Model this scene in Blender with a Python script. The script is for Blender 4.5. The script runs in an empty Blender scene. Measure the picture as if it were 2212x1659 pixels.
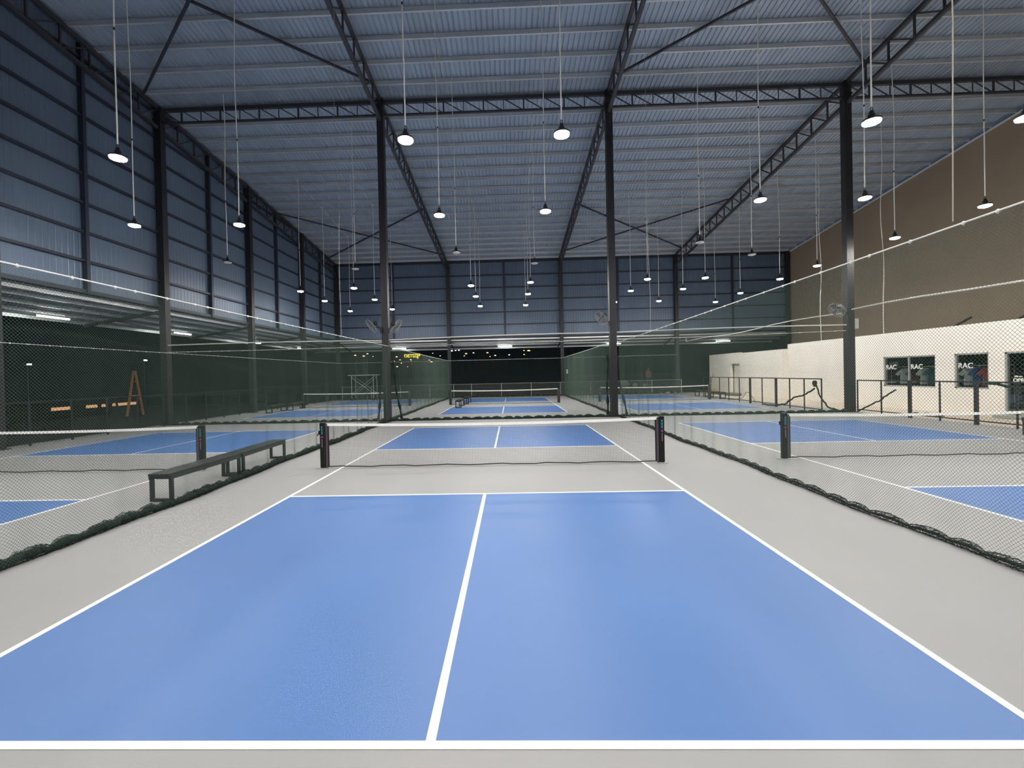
import bpy, bmesh, math, random
import numpy as np
from mathutils import Vector, Matrix
random.seed(7); rng = np.random.default_rng(7)
S = bpy.context.scene
COL = S.collection
PI = math.pi

# ------------------------------------------------------------------ materials
def mat(name, col, rough=0.5, metal=0.0, spec=0.5, var=0.0, vscale=3.0, bump=0.0, bscale=40.0, emit=None, estr=0.0, trans=0.0, stretch=None):
    m = bpy.data.materials.new(name); m.use_nodes = True
    nt = m.node_tree; b = nt.nodes['Principled BSDF']
    b.inputs['Base Color'].default_value = (*col, 1)
    b.inputs['Roughness'].default_value = rough
    b.inputs['Metallic'].default_value = metal
    b.inputs['Specular IOR Level'].default_value = spec
    if trans: b.inputs['Transmission Weight'].default_value = trans
    if emit:
        b.inputs['Emission Color'].default_value = (*emit, 1)
        b.inputs['Emission Strength'].default_value = estr
    if var or bump:
        tc = nt.nodes.new('ShaderNodeTexCoord')
        src = tc.outputs['Object']
        if stretch:
            mp = nt.nodes.new('ShaderNodeMapping'); mp.inputs['Scale'].default_value = stretch
            nt.links.new(src, mp.inputs['Vector']); src = mp.outputs['Vector']
    if var:
        n = nt.nodes.new('ShaderNodeTexNoise'); n.inputs['Scale'].default_value = vscale; n.inputs['Detail'].default_value = 5
        nt.links.new(src, n.inputs['Vector'])
        r = nt.nodes.new('ShaderNodeMapRange'); r.inputs['From Min'].default_value = .25; r.inputs['From Max'].default_value = .75
        r.inputs['To Min'].default_value = 1 - var; r.inputs['To Max'].default_value = 1 + var
        nt.links.new(n.outputs['Fac'], r.inputs['Value'])
        h = nt.nodes.new('ShaderNodeVectorMath'); h.operation = 'SCALE'
        h.inputs[0].default_value = col
        nt.links.new(r.outputs['Result'], h.inputs['Scale'])
        nt.links.new(h.outputs['Vector'], b.inputs['Base Color'])
    if bump:
        n2 = nt.nodes.new('ShaderNodeTexNoise'); n2.inputs['Scale'].default_value = bscale; n2.inputs['Detail'].default_value = 3
        nt.links.new(src, n2.inputs['Vector'])
        bp = nt.nodes.new('ShaderNodeBump'); bp.inputs['Strength'].default_value = bump; bp.inputs['Distance'].default_value = .01
        nt.links.new(n2.outputs['Fac'], bp.inputs['Height']); nt.links.new(bp.outputs['Normal'], b.inputs['Normal'])
    return m

def emat(name, col, strength):
    m = bpy.data.materials.new(name); m.use_nodes = True
    nt = m.node_tree; nt.nodes.clear()
    e = nt.nodes.new('ShaderNodeEmission'); e.inputs['Color'].default_value = (*col, 1); e.inputs['Strength'].default_value = strength
    o = nt.nodes.new('ShaderNodeOutputMaterial'); nt.links.new(e.outputs[0], o.inputs[0])
    return m

LAMP_L = 500.0
M = dict(
    grey=mat('grey_acrylic', (.335, .338, .336), .50, var=.04, vscale=.7, bump=.08, bscale=160),
    blue=mat('blue_acrylic', (.068, .178, .45), .44, spec=.6, var=.06, vscale=.6, bump=.08, bscale=160),
    white_line=mat('white_line_paint', (.88, .88, .855), .55, var=.03, vscale=2),
    walk=mat('beige_screed', (.60, .52, .42), .7, var=.06, vscale=1.2),
    roof=mat('roof_sheet', (.39, .465, .56), .45, .15, var=.10, vscale=1.1, stretch=(1, .25, 1)),
    purlin=mat('galvanised_purlin', (.66, .67, .68), .38, .4, var=.08, vscale=2),
    wall=mat('blue_wall_sheet', (.115, .162, .235), .42, .1, var=.12, vscale=.8, stretch=(1, 1, .3)),
    girt=mat('dark_girt', (.03, .035, .055), .5, .2),
    truss=mat('truss_paint', (.055, .055, .065), .5, .2),
    column=mat('column_paint', (.024, .0225, .026), .5, .15, var=.2, vscale=1.5),
    beige=mat('brown_wall_paint', (.30, .235, .17), .8, var=.05, vscale=.7, bump=.1, bscale=30),
    white=mat('white_wall_paint', (.90, .86, .78), .75, var=.04, vscale=1.0),
    soffit=mat('canopy_sheet', (.30, .33, .36), .45, .3, var=.08),
    rail=mat('black_rail_paint', (.018, .015, .024), .45),
    galv=mat('galvanised_post', (.42, .45, .40), .5, .3),
    net=mat('green_twine', (.075, .125, .095), .8),
    netdark=mat('dark_green_twine', (.012, .03, .022), .85),
    bundle=mat('bundled_twine', (.014, .030, .024), .9, var=.5, vscale=30, bump=.8, bscale=120),
    cord=mat('cream_cord', (.90, .885, .83), .6),
    dullcord=mat('dull_cord', (.46, .42, .36), .7),
    pvc=mat('white_pvc', (.74, .72, .66), .45),
    black=mat('black_paint', (.010, .010, .013), .4),
    pad=mat('black_post_pad', (.006, .006, .008), .45),
    postmetal=mat('post_metal', (.16, .13, .16), .35, .5),
    cyan=mat('cyan_print', (.03, .55, .52), .5),
    magenta=mat('magenta_print', (.42, .04, .26), .5),
    pinkprint=mat('pale_print', (.55, .38, .40), .5),
    tape=mat('white_net_tape', (.90, .89, .86), .6, var=.05, vscale=8),
    nettwine=mat('black_net_twine', (.02, .02, .022), .7),
    hem=mat('black_hem', (.022, .014, .022), .6),
    bench=mat('black_bench_steel', (.022, .022, .024), .33, .0),
    lamp_body=mat('lamp_black_alloy', (.03, .03, .034), .5, .3),
    lens_off=mat('frosted_lens', (.80, .78, .72), .5),
    lens=emat('lit_lens', (1.0, .962, .90), LAMP_L),
    tube=emat('lit_tube', (.93, 1.0, .93), 55.0),
    fan_wire=mat('fan_wire', (.42, .42, .40), .4, .4),
    fan_blade=mat('fan_blade', (.10, .10, .11), .4),
    alu=mat('aluminium_frame', (.50, .50, .49), .4, .5),
    glass=mat('window_glass', (.9, .93, .92), .02, 0, .5, trans=1.0),
    dark_room=mat('shop_inside', (.055, .070, .060), .7),
    letter=mat('white_vinyl', (.82, .84, .80), .5),
    ground=mat('night_ground', (.010, .012, .009), .9, var=.3, vscale=.3),
    hill=mat('dark_hillside', (.006, .008, .006), .95, var=.4, vscale=.1),
    orange=mat('orange_paint', (.60, .24, .07), .6),
    yellow=mat('yellow_plastic', (.62, .40, .10), .6),
    pale=mat('pale_cloth', (.22, .24, .24), .8, var=.1, vscale=8),
    greycloth=mat('grey_cloth', (.17, .165, .145), .85, var=.12, vscale=8),
    skin=mat('skin', (.30, .17, .11), .6), redcloth=mat('red_cloth', (.50, .06, .04), .8),
    navycloth=mat('navy_cloth', (.02, .03, .07), .8), whitecloth=mat('white_cloth', (.70, .71, .72), .8),
    bluecloth=mat('blue_cloth', (.03, .10, .34), .8), tealcloth=mat('teal_cloth', (.02, .10, .13), .8),
    maroon=mat('maroon_cloth', (.11, .02, .025), .8), hair=mat('dark_hair', (.01, .008, .007), .6),
    stone=mat('pale_stone', (.34, .29, .22), .9, var=.2, vscale=10),
    warm=emat('warm_light', (1.0, .55, .27), .8), warm2=emat('amber_light', (1.0, .42, .12), 6.0), cool=emat('cool_light', (.75, .85, 1.0), 7.0), pale_l=emat('pale_light', (1.0, .85, .6), 7.0),
    sign=emat('yellow_sign_light', (1.0, .85, .06), 2.0),
)

for _n in ('warm','warm2','cool','pale_l','sign'): M[_n].cycles.emission_sampling = 'NONE'
gm = M['glass']; nt = gm.node_tree; nt.nodes.clear()
_o = nt.nodes.new('ShaderNodeOutputMaterial'); _m = nt.nodes.new('ShaderNodeMixShader'); _t = nt.nodes.new('ShaderNodeBsdfTransparent'); _g = nt.nodes.new('ShaderNodeBsdfGlossy')
_t.inputs[0].default_value = (.86, .90, .88, 1); _g.inputs['Roughness'].default_value = .02;
_b = nt.nodes.new('ShaderNodeNewGeometry'); _v = nt.nodes.new('ShaderNodeLayerWeight'); _v.inputs['Blend'].default_value = .35; _x = nt.nodes.new('ShaderNodeMath'); _x.operation = 'MULTIPLY'; _y = nt.nodes.new('ShaderNodeMath'); _y.operation = 'SUBTRACT'; _y.inputs[0].default_value = 1
nt.links.new(_b.outputs['Backfacing'], _y.inputs[1]); nt.links.new(_y.outputs[0], _x.inputs[0]); nt.links.new(_v.outputs['Facing'], _x.inputs[1])
nt.links.new(_x.outputs[0], _m.inputs[0]); nt.links.new(_t.outputs[0], _m.inputs[1]); nt.links.new(_g.outputs[0], _m.inputs[2]); nt.links.new(_m.outputs[0], _o.inputs[0])
# ------------------------------------------------------------------ mesh helpers
class MB:
    def __init__(s): s.v = []; s.f = []
    def add(s, vs, fs):
        o = len(s.v); s.v += [tuple(v) for v in vs]; s.f += [tuple(i + o for i in f) for f in fs]
        return s
    def box(s, x0, x1, y0, y1, z0, z1):
        return s.add([(x0,y0,z0),(x1,y0,z0),(x1,y1,z0),(x0,y1,z0),(x0,y0,z1),(x1,y0,z1),(x1,y1,z1),(x0,y1,z1)],
                     [(0,3,2,1),(4,5,6,7),(0,1,5,4),(1,2,6,5),(2,3,7,6),(3,0,4,7)])
    def bbox(s, x0, x1, y0, y1, z0, z1, c=.008):
        """box with chamfered vertical and top edges"""
        def ring(d, z): return [(x0+d+c,y0+d,z),(x1-d-c,y0+d,z),(x1-d,y0+d+c,z),(x1-d,y1-d-c,z),(x1-d-c,y1-d,z),(x0+d+c,y1-d,z),(x0+d,y1-d-c,z),(x0+d,y0+d+c,z)]
        vs = ring(c,z0)+ring(0,z0+c)+ring(0,z1-c)+ring(c,z1); fs=[tuple(range(7,-1,-1)), tuple(range(24,32))]
        for k in range(3):
            for i in range(8):
                j=(i+1)%8; fs.append((k*8+i,k*8+j,(k+1)*8+j,(k+1)*8+i))
        return s.add(vs, fs)
    def bar(s, a, b, w, h=None, up=(0,0,1)):
        """rectangular bar from a to b"""
        h = w if h is None else h
        a = Vector(a); b = Vector(b); t = (b-a).normalized(); u = Vector(up)
        if abs(t.dot(u)) > .98: u = Vector((0,1,0))
        x = t.cross(u).normalized(); y = x.cross(t).normalized()
        vs = [p + x*(sx*w/2) + y*(sy*h/2) for p in (a,b) for sx,sy in ((-1,-1),(1,-1),(1,1),(-1,1))]
        return s.add(vs, [(0,1,2,3),(7,6,5,4),(0,4,5,1),(1,5,6,2),(2,6,7,3),(3,7,4,0)])
    def tube(s, pts, r, n=8, closed=False, caps=True):
        pts = [Vector(p) for p in pts]; m = len(pts)
        rs = r if isinstance(r, (list, tuple)) else [r]*m
        vs = []; prev = None
        for i, p in enumerate(pts):
            if closed: t = pts[(i+1)%m]-pts[i-1]
            else: t = pts[min(i+1,m-1)]-pts[max(i-1,0)]
            t = t.normalized() if t.length > 1e-9 else Vector((0,0,1))
            if prev is None:
                ref = Vector((0,0,1)) if abs(t.z) < .9 else Vector((1,0,0))
                x = t.cross(ref).normalized()
            else:
                x = (prev - t*prev.dot(t)); x = x.normalized() if x.length > 1e-6 else t.cross(Vector((0,0,1))).normalized()
            prev = x; y = t.cross(x)
            vs += [p + x*(rs[i]*math.cos(2*PI*k/n)) + y*(rs[i]*math.sin(2*PI*k/n)) for k in range(n)]
        fs = []
        for i in range(m if closed else m-1):
            j = (i+1)%m
            for k in range(n):
                l = (k+1)%n; fs.append((i*n+k, i*n+l, j*n+l, j*n+k))
        if caps and not closed: fs += [tuple(range(n-1,-1,-1)), tuple((m-1)*n+k for k in range(n))]
        return s.add(vs, fs)
    def lathe(s, prof, n=24, c=(0,0,0), axis=None):
        """profile [(r,z)] round z"""
        vs = []; fs = []
        for r, z in prof:
            vs += [(r*math.cos(2*PI*k/n), r*math.sin(2*PI*k/n), z) for k in range(n)]
        for i in range(len(prof)-1):
            for k in range(n):
                l=(k+1)%n; fs.append((i*n+k,i*n+l,(i+1)*n+l,(i+1)*n+k))
        fs.append(tuple(range(n-1,-1,-1))); fs.append(tuple((len(prof)-1)*n+k for k in range(n)))
        if axis is not None:
            R = Vector((0,0,1)).rotation_difference(Vector(axis)).to_matrix(); vs=[R@Vector(v) for v in vs]
        return s.add([Vector(v)+Vector(c) for v in vs], fs)
    def prism(s, poly, d):
        n=len(poly); vs=[Vector(p) for p in poly]+[Vector(p)+Vector(d) for p in poly]
        fs=[tuple(range(n-1,-1,-1)), tuple(range(n,2*n))]+[(i,(i+1)%n,n+(i+1)%n,n+i) for i in range(n)]
        return s.add(vs, fs)
    def build(s, name, m, parent=None, smooth=False):
        me = bpy.data.meshes.new(name); me.from_pydata(s.v, [], s.f); me.update()
        me.materials.append(m)
        if smooth: me.polygons.foreach_set('use_smooth', [True]*len(me.polygons))
        return link(name, me, parent)

def link(name, data, parent=None):
    o = bpy.data.objects.new(name, data); COL.objects.link(o)
    if parent is not None: o.parent = parent
    return o
def thing(name, label, cat, group=None, loc=(0,0,0), rz=0):
    o = bpy.data.objects.new(name, None); COL.objects.link(o); o.location = loc; o.rotation_euler = (0,0,rz); o.empty_display_size = .2
    return tag(o, label, cat, group)
def tag(o, label, cat, group=None, kind=None):
    o['label'] = label; o['category'] = cat
    if group: o['group'] = group
    if kind: o['kind'] = kind
    return o
def struct(o): o['kind'] = 'structure'; return o
def dup(root, label, loc=None, rz=None, group=None):
    r = root.copy(); COL.objects.link(r); r['label'] = label
    if loc is not None: r.location = loc
    if rz is not None: r.rotation_euler = (0,0,rz)
    if group: r['group'] = group
    for ch in list(root.children):
        c = ch.copy(); COL.objects.link(c); c.parent = r
        for g in list(ch.children):
            d = g.copy(); COL.objects.link(d); d.parent = c
    return r
def text(name, body, size, m, parent, loc, X, Y, ext=.004, bold=.0):
    cu = bpy.data.curves.new(name, 'FONT'); cu.body = body; cu.size = size; cu.extrude = ext; cu.offset = bold; cu.align_x = 'LEFT'
    cu.materials.append(m)
    tmp = link(name, cu); bpy.context.view_layer.update()
    me = bpy.data.meshes.new_from_object(tmp.evaluated_get(bpy.context.evaluated_depsgraph_get())); me.name = name
    bpy.data.objects.remove(tmp); o = link(name, me, parent)
    X = Vector(X); Y = Vector(Y); Z = X.cross(Y)
    o.matrix_local = Matrix.Translation(loc) @ Matrix((X, Y, Z)).transposed().to_4x4()
    return o
ORD = ['first','second','third','fourth','fifth','sixth','seventh','eighth','ninth','tenth','eleventh','twelfth','thirteenth','fourteenth']

# ------------------------------------------------------------------ camera (calibrated on the court lines)
cam_d = bpy.data.cameras.new('camera'); cam = link('camera', cam_d)
f, cx, cy = 952.69, 1079.56, 818.41
pi_, ro, ya = -.008863, -.022129, -.025691
fw = Vector((math.sin(ya)*math.cos(pi_), math.cos(ya)*math.cos(pi_), math.sin(pi_)))
r0 = Vector((math.cos(ya), -math.sin(ya), 0)); u0 = r0.cross(fw)
rt = r0*math.cos(ro) + u0*math.sin(ro); up = u0*math.cos(ro) - r0*math.sin(ro)
cam.matrix_world = Matrix.Translation((.4377, -2.1094, 1.807)) @ Matrix((rt, up, -fw)).transposed().to_4x4()
cam_d.sensor_fit = 'HORIZONTAL'; cam_d.sensor_width = 36; cam_d.lens = f/2212*36
cam_d.shift_x = (1106-cx)/2212; cam_d.shift_y = (cy-829.5)/2212
cam_d.clip_end = 600; cam_d.clip_start = .05
S.camera = cam

# ------------------------------------------------------------------ world
w = bpy.data.worlds.new('night'); S.world = w; w.use_nodes = True
w.node_tree.nodes['Background'].inputs['Color'].default_value = (.36, .52, .85, 1)
w.node_tree.nodes['Background'].inputs['Strength'].default_value = .08

# ------------------------------------------------------------------ setting
YB = 34.8; XL = -14.25; XR = 23.4; Y0 = -7.0
def zr(y): return 13.3 - .102*(y-16.1)
struct(MB().box(XL-.2, 14.6, Y0, YB+.3, -.25, 0).build('floor', M['grey']))
struct(MB().box(14.6, XR, Y0, YB+.3, -.25, -.004).build('floor', M['walk']))
g = MB(); g.add([(-220,-60,-.3),(220,-60,-.3),(220,38.2,-.3),(-220,38.2,-.3)], [(0,1,2,3)])
g.add([(-220,38.2,-.3),(220,38.2,-.3),(220,39.0,.45),(-220,39.0,.45),(220,90,.45),(-220,90,.45)], [(0,1,2,3),(3,2,4,5)])
struct(g.build('ground', M['ground']))
hm = MB(); NX = 40
for j in range(9):
    for i in range(NX+1):
        x = -240+480*i/NX; y = 60+j*20
        hm.v.append((x, y, .4+ (.3,.6,.9,1.3,9,15,19,22,25)[j] + (1.2*math.sin(x*.05+j)+.8*math.sin(x*.13)) * (0 if j<4 else 1)))
for j in range(8):
    for i in range(NX): a=j*(NX+1)+i; hm.f.append((a,a+1,a+NX+2,a+NX+1))
struct(hm.build('hillside', M['hill'], smooth=True))
hm = MB()
for j in range(7):
    for i in range(31):
        y = -60+260*i/30; x = -34-j*9
        hm.v.append((x, y, -.4+(j*2.6 if j < 6 else 22) + (1.0*math.sin(y*.09+j)+.5*math.sin(y*.21))*min(1, j/2)))
for j in range(6):
    for i in range(30): a=j*31+i; hm.f.append((a,a+1,a+32,a+31))
struct(hm.build('hillside', M['hill'], smooth=True))

def ribbed(name, n, pitch, rib, depth, fn, m, t=0.0):
    """profiled sheet: fn(s, side, d) -> point; s along the profile, side 0/1 the two ends, d rib offset"""
    prof = []
    for i in range(n):
        s0 = i*pitch
        prof += [(s0, 0), (s0+pitch-rib, 0), (s0+pitch-rib*.78, depth), (s0+pitch-rib*.22, depth)]
    prof.append((n*pitch, 0))
    vs = []; fs = []
    for s_, d in prof: vs += [fn(s_, 0, d), fn(s_, 1, d)]
    for i in range(len(prof)-1): fs.append((2*i, 2*i+1, 2*i+3, 2*i+2))
    me = bpy.data.meshes.new(name); me.from_pydata(vs, [], fs); me.update(); me.materials.append(m)
    return link(name, me)

# roof sheet; purlins ride on it as its parts
RX0, RX1 = XL-.1, XR+.1
npit = int((RX1-RX0)/.19)
ceiling = struct(ribbed('ceiling', npit, (RX1-RX0)/npit, .06, .035,
    lambda s_, e, d: (RX0+s_, (Y0, YB+.25)[e], zr((Y0, YB+.25)[e])+.175+d), M['roof']))
SL = -.102
k = 0
y = 12.25 - 1.015*18
while y < YB-.1:
    z = zr(y); b = MB(); x0, x1 = RX0+.15, XR-.06
    # C section: web towards the camera, flanges pointing away, lips turned in
    b.box(x0, x1, y, y+.004, z, z+.15); b.box(x0, x1, y, y+.065, z-.004, z); b.box(x0, x1, y, y+.065, z+.15, z+.154); b.box(x0, x1, y+.061, y+.065, z, z+.018)
    if y > 3: b.build('purlin', M['purlin'], ceiling)
    else: b.build('purlin', M['purlin'], ceiling)
    y += 1.015

# left wall
nl = int((YB-Y0)/.2)
wl = struct(ribbed('wall_left', nl, (YB-Y0)/nl, .05, -.007, lambda s_, e, d: (XL+d, Y0+s_, (4.98 if e == 0 else zr(Y0+s_)+.17)), M['wall']))
for k in range(9):
    z = 6.06+k*1.0; ye = min(YB-.1, 16.1+(13.3-z-.1)/.102)
    if z > 13: ye = min(ye, 18)
    MB().box(XL+.02, XL+.13, Y0, ye, z-.045, z+.045).build('girt', M['girt'], wl)
MB().box(XL+.02, XL+.14, Y0, YB-.1, 4.93, 5.06).build('bottom_girt', M['girt'], wl)
for yy in (6.8, 12.8, 19.15, 25.3, 31.65):
    MB().box(XL+.02, XL+.19, yy-.06, yy+.06, 4.95, zr(yy)-.1).build('wind_post', M['girt'], wl)
# back wall
nb = int((XR-XL)/.2)
wb = struct(ribbed('wall_back', nb, (XR-XL)/nb, .05, .018, lambda s_, e, d: (XL+s_, YB+.12+d, (4.98, zr(YB)+.2)[e]), M['wall']))
for k in range(6):
    z = 6.05+k*1.03
    if z < 11.2: MB().box(XL, XR-.1, YB-.01, YB+.10, z-.045, z+.045).build('girt', M['girt'], wb)
MB().box(XL, XR-.1, YB-.03, YB+.10, 4.93, 5.06).build('bottom_girt', M['girt'], wb)
MB().box(XL, XR-.1, YB-.06, YB+.10, zr(YB)-.16, zr(YB)+.0).build('eaves_beam', M['girt'], wb)
for xx in (-9.35, .03, 9.45, 18.85):
    MB().box(xx-.07, xx+.07, YB-.04, YB+.10, 4.95, zr(YB)-.1).build('wind_post', M['girt'], wb)
# right: high brown wall
struct(MB().prism([(XR,Y0,-.2),(XR,YB+.2,-.2),(XR,YB+.2,zr(YB)-.12),(XR,Y0,zr(Y0)-.12)], (.25,0,0)).build('wall_right', M['beige']))
fl = MB()
fl.prism([(XR-.05,Y0,zr(Y0)-.10),(XR-.05,YB,zr(YB)-.10),(XR-.05,YB,zr(YB)-.02),(XR-.05,Y0,zr(Y0)-.02)], (.05,0,0))
struct(fl.build('trim_1', M['pvc']))

# columns: H sections, each its own thing
def column(x, y, zt, label, group, w=.27, d=.27):
    c = thing('steel_column', label, 'column', group, (x, y, 0))
    b = MB(); t = .016
    b.box(-w/2, w/2, -d/2, -d/2+t, .02, zt); b.box(-w/2, w/2, d/2-t, d/2, .02, zt); b.box(-.03, .03, -d/2+t, d/2-t, .02, zt)
    for s_ in (-1, 1):                                   # batten plates closing the sides
        z = .3
        b.box(s_*w/2-.012*(s_>0), s_*w/2+.012*(s_<0), -d/2+t, d/2-t, .02, zt)
    b.build('shaft', M['column'], c)
    MB().bbox(-w/2-.07, w/2+.07, -d/2-.07, d/2+.07, 0, .022, .005).build('base_plate', M['column'], c)
    MB().box(-w/2-.03, w/2+.03, -d/2-.03, d/2+.03, zt-.55, zt-.5).build('cap_plate', M['column'], c)
    return c
XC = [-14.06, -4.72, 4.64, 14.14]
LB = ['dark steel column in the left wall', 'dark steel column beside the left end of the centre net row', 'dark steel column at right of the middle court with a fan', 'dark steel column by the railing in front of the white shop']
LB = ['dark steel column in the left wall, just behind the left court', 'freestanding dark steel column left of the middle court, two fans on it', 'freestanding dark steel column right of the middle court, one fan on it', 'dark steel column with a fan by the gap in the black railing']
for x, l in zip(XC, LB): column(x, 16.1, zr(16.1)-.02, l, 'main columns across the hall')
for y, l in ((9.9,'steel column in the left wall nearest the camera'), (22.3,'left wall steel column with two tube lights beside it'), (28.5,'left wall steel column, last before the back corner'), (34.62,'steel column in the back left corner')):
    column(XC[0], y, zr(y)-.02, l, 'columns of the left wall')
for x, l in ((-4.66,'back wall steel column left of the far middle court'), (4.72,'back wall steel column right of the far middle court'), (14.16,'back wall steel column near the far end of the white shop'), (23.2,'steel column in the back right corner against the brown wall')):
    column(x, 34.62, zr(34.62)-.02, l, 'columns of the back wall')

# trusses
def truss_y(x, label, depth=.9, y0=Y0+.2, y1=YB-.1, step=1.015):
    t = thing('roof_truss', label, 'truss', 'trusses running to the back wall')
    for nm, dz, wd in (('top_chord', -.06, .13), ('bottom_chord', -depth, .12)):
        MB().bar((x, y0, zr(y0)+dz), (x, y1, zr(y1)+dz), wd, .12, up=(1,0,0)).build(nm, M['truss'], t)
    y = 16.1 - step*int((16.1-y0)/step); i = 0
    while y+step < y1+.02:
        MB().bar((x, y, zr(y)-.06), (x, y, zr(y)-depth), .055, .055).build('web_post', M['truss'], t)
        MB().bar((x, y, zr(y)-depth), (x, y+step, zr(y+step)-.06), .045, .045).build('web_diagonal', M['truss'], t)
        y += step; i += 1
    return t
for x, l in zip(XC, ('dark lattice truss along the top of the left wall','lattice roof truss above the line left of the middle court','lattice roof truss above the line right of the middle court','dark lattice roof truss running over the shop railing')): truss_y(x, l)
def truss_x(x0, x1, label, y=16.1, depth=.54, step=.83):
    t = thing('cross_truss', label, 'truss', 'cross trusses between the main columns')
    zt = zr(y)-.12
    MB().bar((x0,y,zt),(x1,y,zt),.12,.14).build('top_chord', M['truss'], t)
    MB().bar((x0,y,zt-depth),(x1,y,zt-depth),.09,.07).build('bottom_chord', M['truss'], t)
    n = max(1, round((x1-x0)/step)); st=(x1-x0)/n
    for i in range(n):
        a = x0+i*st
        if i: MB().bar((a,y,zt),(a,y,zt-depth),.055 if i%2 else .03).build('web_post', M['truss'], t)
        MB().bar((a,y,zt-.04),(a+st,y,zt-depth),.032).build('web_diagonal', M['truss'], t)
for a, b, l in ((XC[0],XC[1],'flat lattice truss spanning over the left court'),(XC[1],XC[2],'flat lattice truss spanning over the middle court'),(XC[2],XC[3],'flat lattice truss spanning over the right court'),(XC[3],23.3,'flat lattice truss between shop side column and brown wall')):
    truss_x(a+.14, b-.14, l)
# roof bracing
def brace(a, b, label):
    p = lambda q: (q[0], q[1], zr(q[1])-.07)
    tag(MB().bar(p(a), p(b), .075, .075).build('roof_brace', M['truss']), label, 'brace', 'diagonal roof braces')
for x0, x1, sd in ((-13.95,-4.85,'left court'),(4.8,14.0,'right court')):
    brace((x0,15.2),(x1,7.9),f'diagonal roof brace over the near {sd} leaning away to the left')
    brace((x1,15.0),(x0,7.9),f'diagonal roof brace over the near {sd} leaning away to the right')
    brace((x0,33.0),(x1,25.4),f'diagonal roof brace over the far {sd}, running back to the left')
    brace((x1,33.0),(x0,25.4),f'diagonal roof brace over the far {sd}, running back to the right')

# lean-to canopies outside the open lower walls
nc = 210
can = ribbed('canopy_roof', nc, (YB+3.2-Y0)/nc, .05, .02, lambda s_, e, d: ((-14.35,-17.6)[e], Y0+s_, (4.92,4.42)[e]+d), M['soffit'])
tag(can, 'grey corrugated canopy along the outside of the left wall', 'canopy')
for xx in (-14.5, -15.1, -15.9, -16.7, -17.5):
    z = 4.92-(abs(xx)-14.35)*.154
    MB().box(xx-.03, xx+.03, Y0, YB+3, z-.13, z-.01).build('purlin', M['purlin'], can)
for yy in (9.9, 16.1, 22.3, 28.5, 34.7):
    MB().bar((-14.2,yy,4.78),(-17.55,yy,4.26),.07,.12).build('rafter', M['truss'], can)
    MB().bar((-14.2,yy,4.0),(-16.2,yy,4.45),.06).build('strut', M['truss'], can)
can2 = ribbed('canopy_roof', 205, 41.5/205, .05, .02, lambda s_, e, d: (-17.6+s_, (YB+.2,38.1)[e], (4.92,4.30)[e]+d), M['soffit'])
tag(can2, 'grey corrugated canopy along the outside of the back wall', 'canopy')
for yy in (35.1, 35.9, 36.8, 37.9):
    z = 4.92-(yy-35)*.2
    MB().box(-17.5, 23.8, yy-.03, yy+.03, z-.14, z-.02).build('purlin', M['purlin'], can2)
for xx in (-14.06,-4.66,4.72,14.16):
    MB().bar((xx,YB+.2,4.75),(xx,38.0,4.12),.07,.12,up=(0,0,1)).build('rafter', M['truss'], can2)

# ------------------------------------------------------------------ courts
LW = .05; CW = 3.048; CL = 13.41
def court():
    c = thing('pickleball_court', '', 'court', 'pickleball courts')
    for sx, sy in ((-1,0),(1,0),(-1,1),(1,1)):
        x0, x1 = sorted((sx*LW/2, sx*(CW-LW))); y0, y1 = ((LW, 4.571), (8.839, CL-LW))[sy]
        MB().box(x0, x1, y0, y1, 0, .0015).build('service_box', M['blue'], c)
    for s_ in (-1,1):
        x0, x1 = sorted((s_*(CW-LW), s_*CW)); MB().box(x0, x1, LW, CL-LW, 0, .003).build('sideline', M['white_line'], c)
    MB().box(-CW, CW, 0, LW, 0, .003).build('baseline', M['white_line'], c); MB().box(-CW, CW, CL-LW, CL, 0, .003).build('baseline', M['white_line'], c)
    MB().box(-CW+LW, CW-LW, 4.571, 4.571+LW, 0, .003).build('kitchen_line', M['white_line'], c); MB().box(-CW+LW, CW-LW, 8.839-LW, 8.839, 0, .003).build('kitchen_line', M['white_line'], c)
    for y0, y1 in ((LW,4.571),(8.839,CL-LW)): MB().box(-LW/2, LW/2, y0, y1, 0, .003).build('centre_line', M['white_line'], c)
    return c
c0 = court(); c0['label'] = 'blue pickleball court filling the foreground'
DX = 9.27; YF = 18.5
spots = [(-DX,0,'near blue court on the left, behind the black benches'),(DX,0,'near blue court on the right, before the white shop'),(0,YF,'far blue court in the middle, with a bench on it'),(-DX,YF,'far blue court on the left, in front of the scaffold'),(DX,YF,'far blue court on the right, beside the row of benches')]
for x, y, l in spots: dup(c0, l, (x, y, 0))

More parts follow.
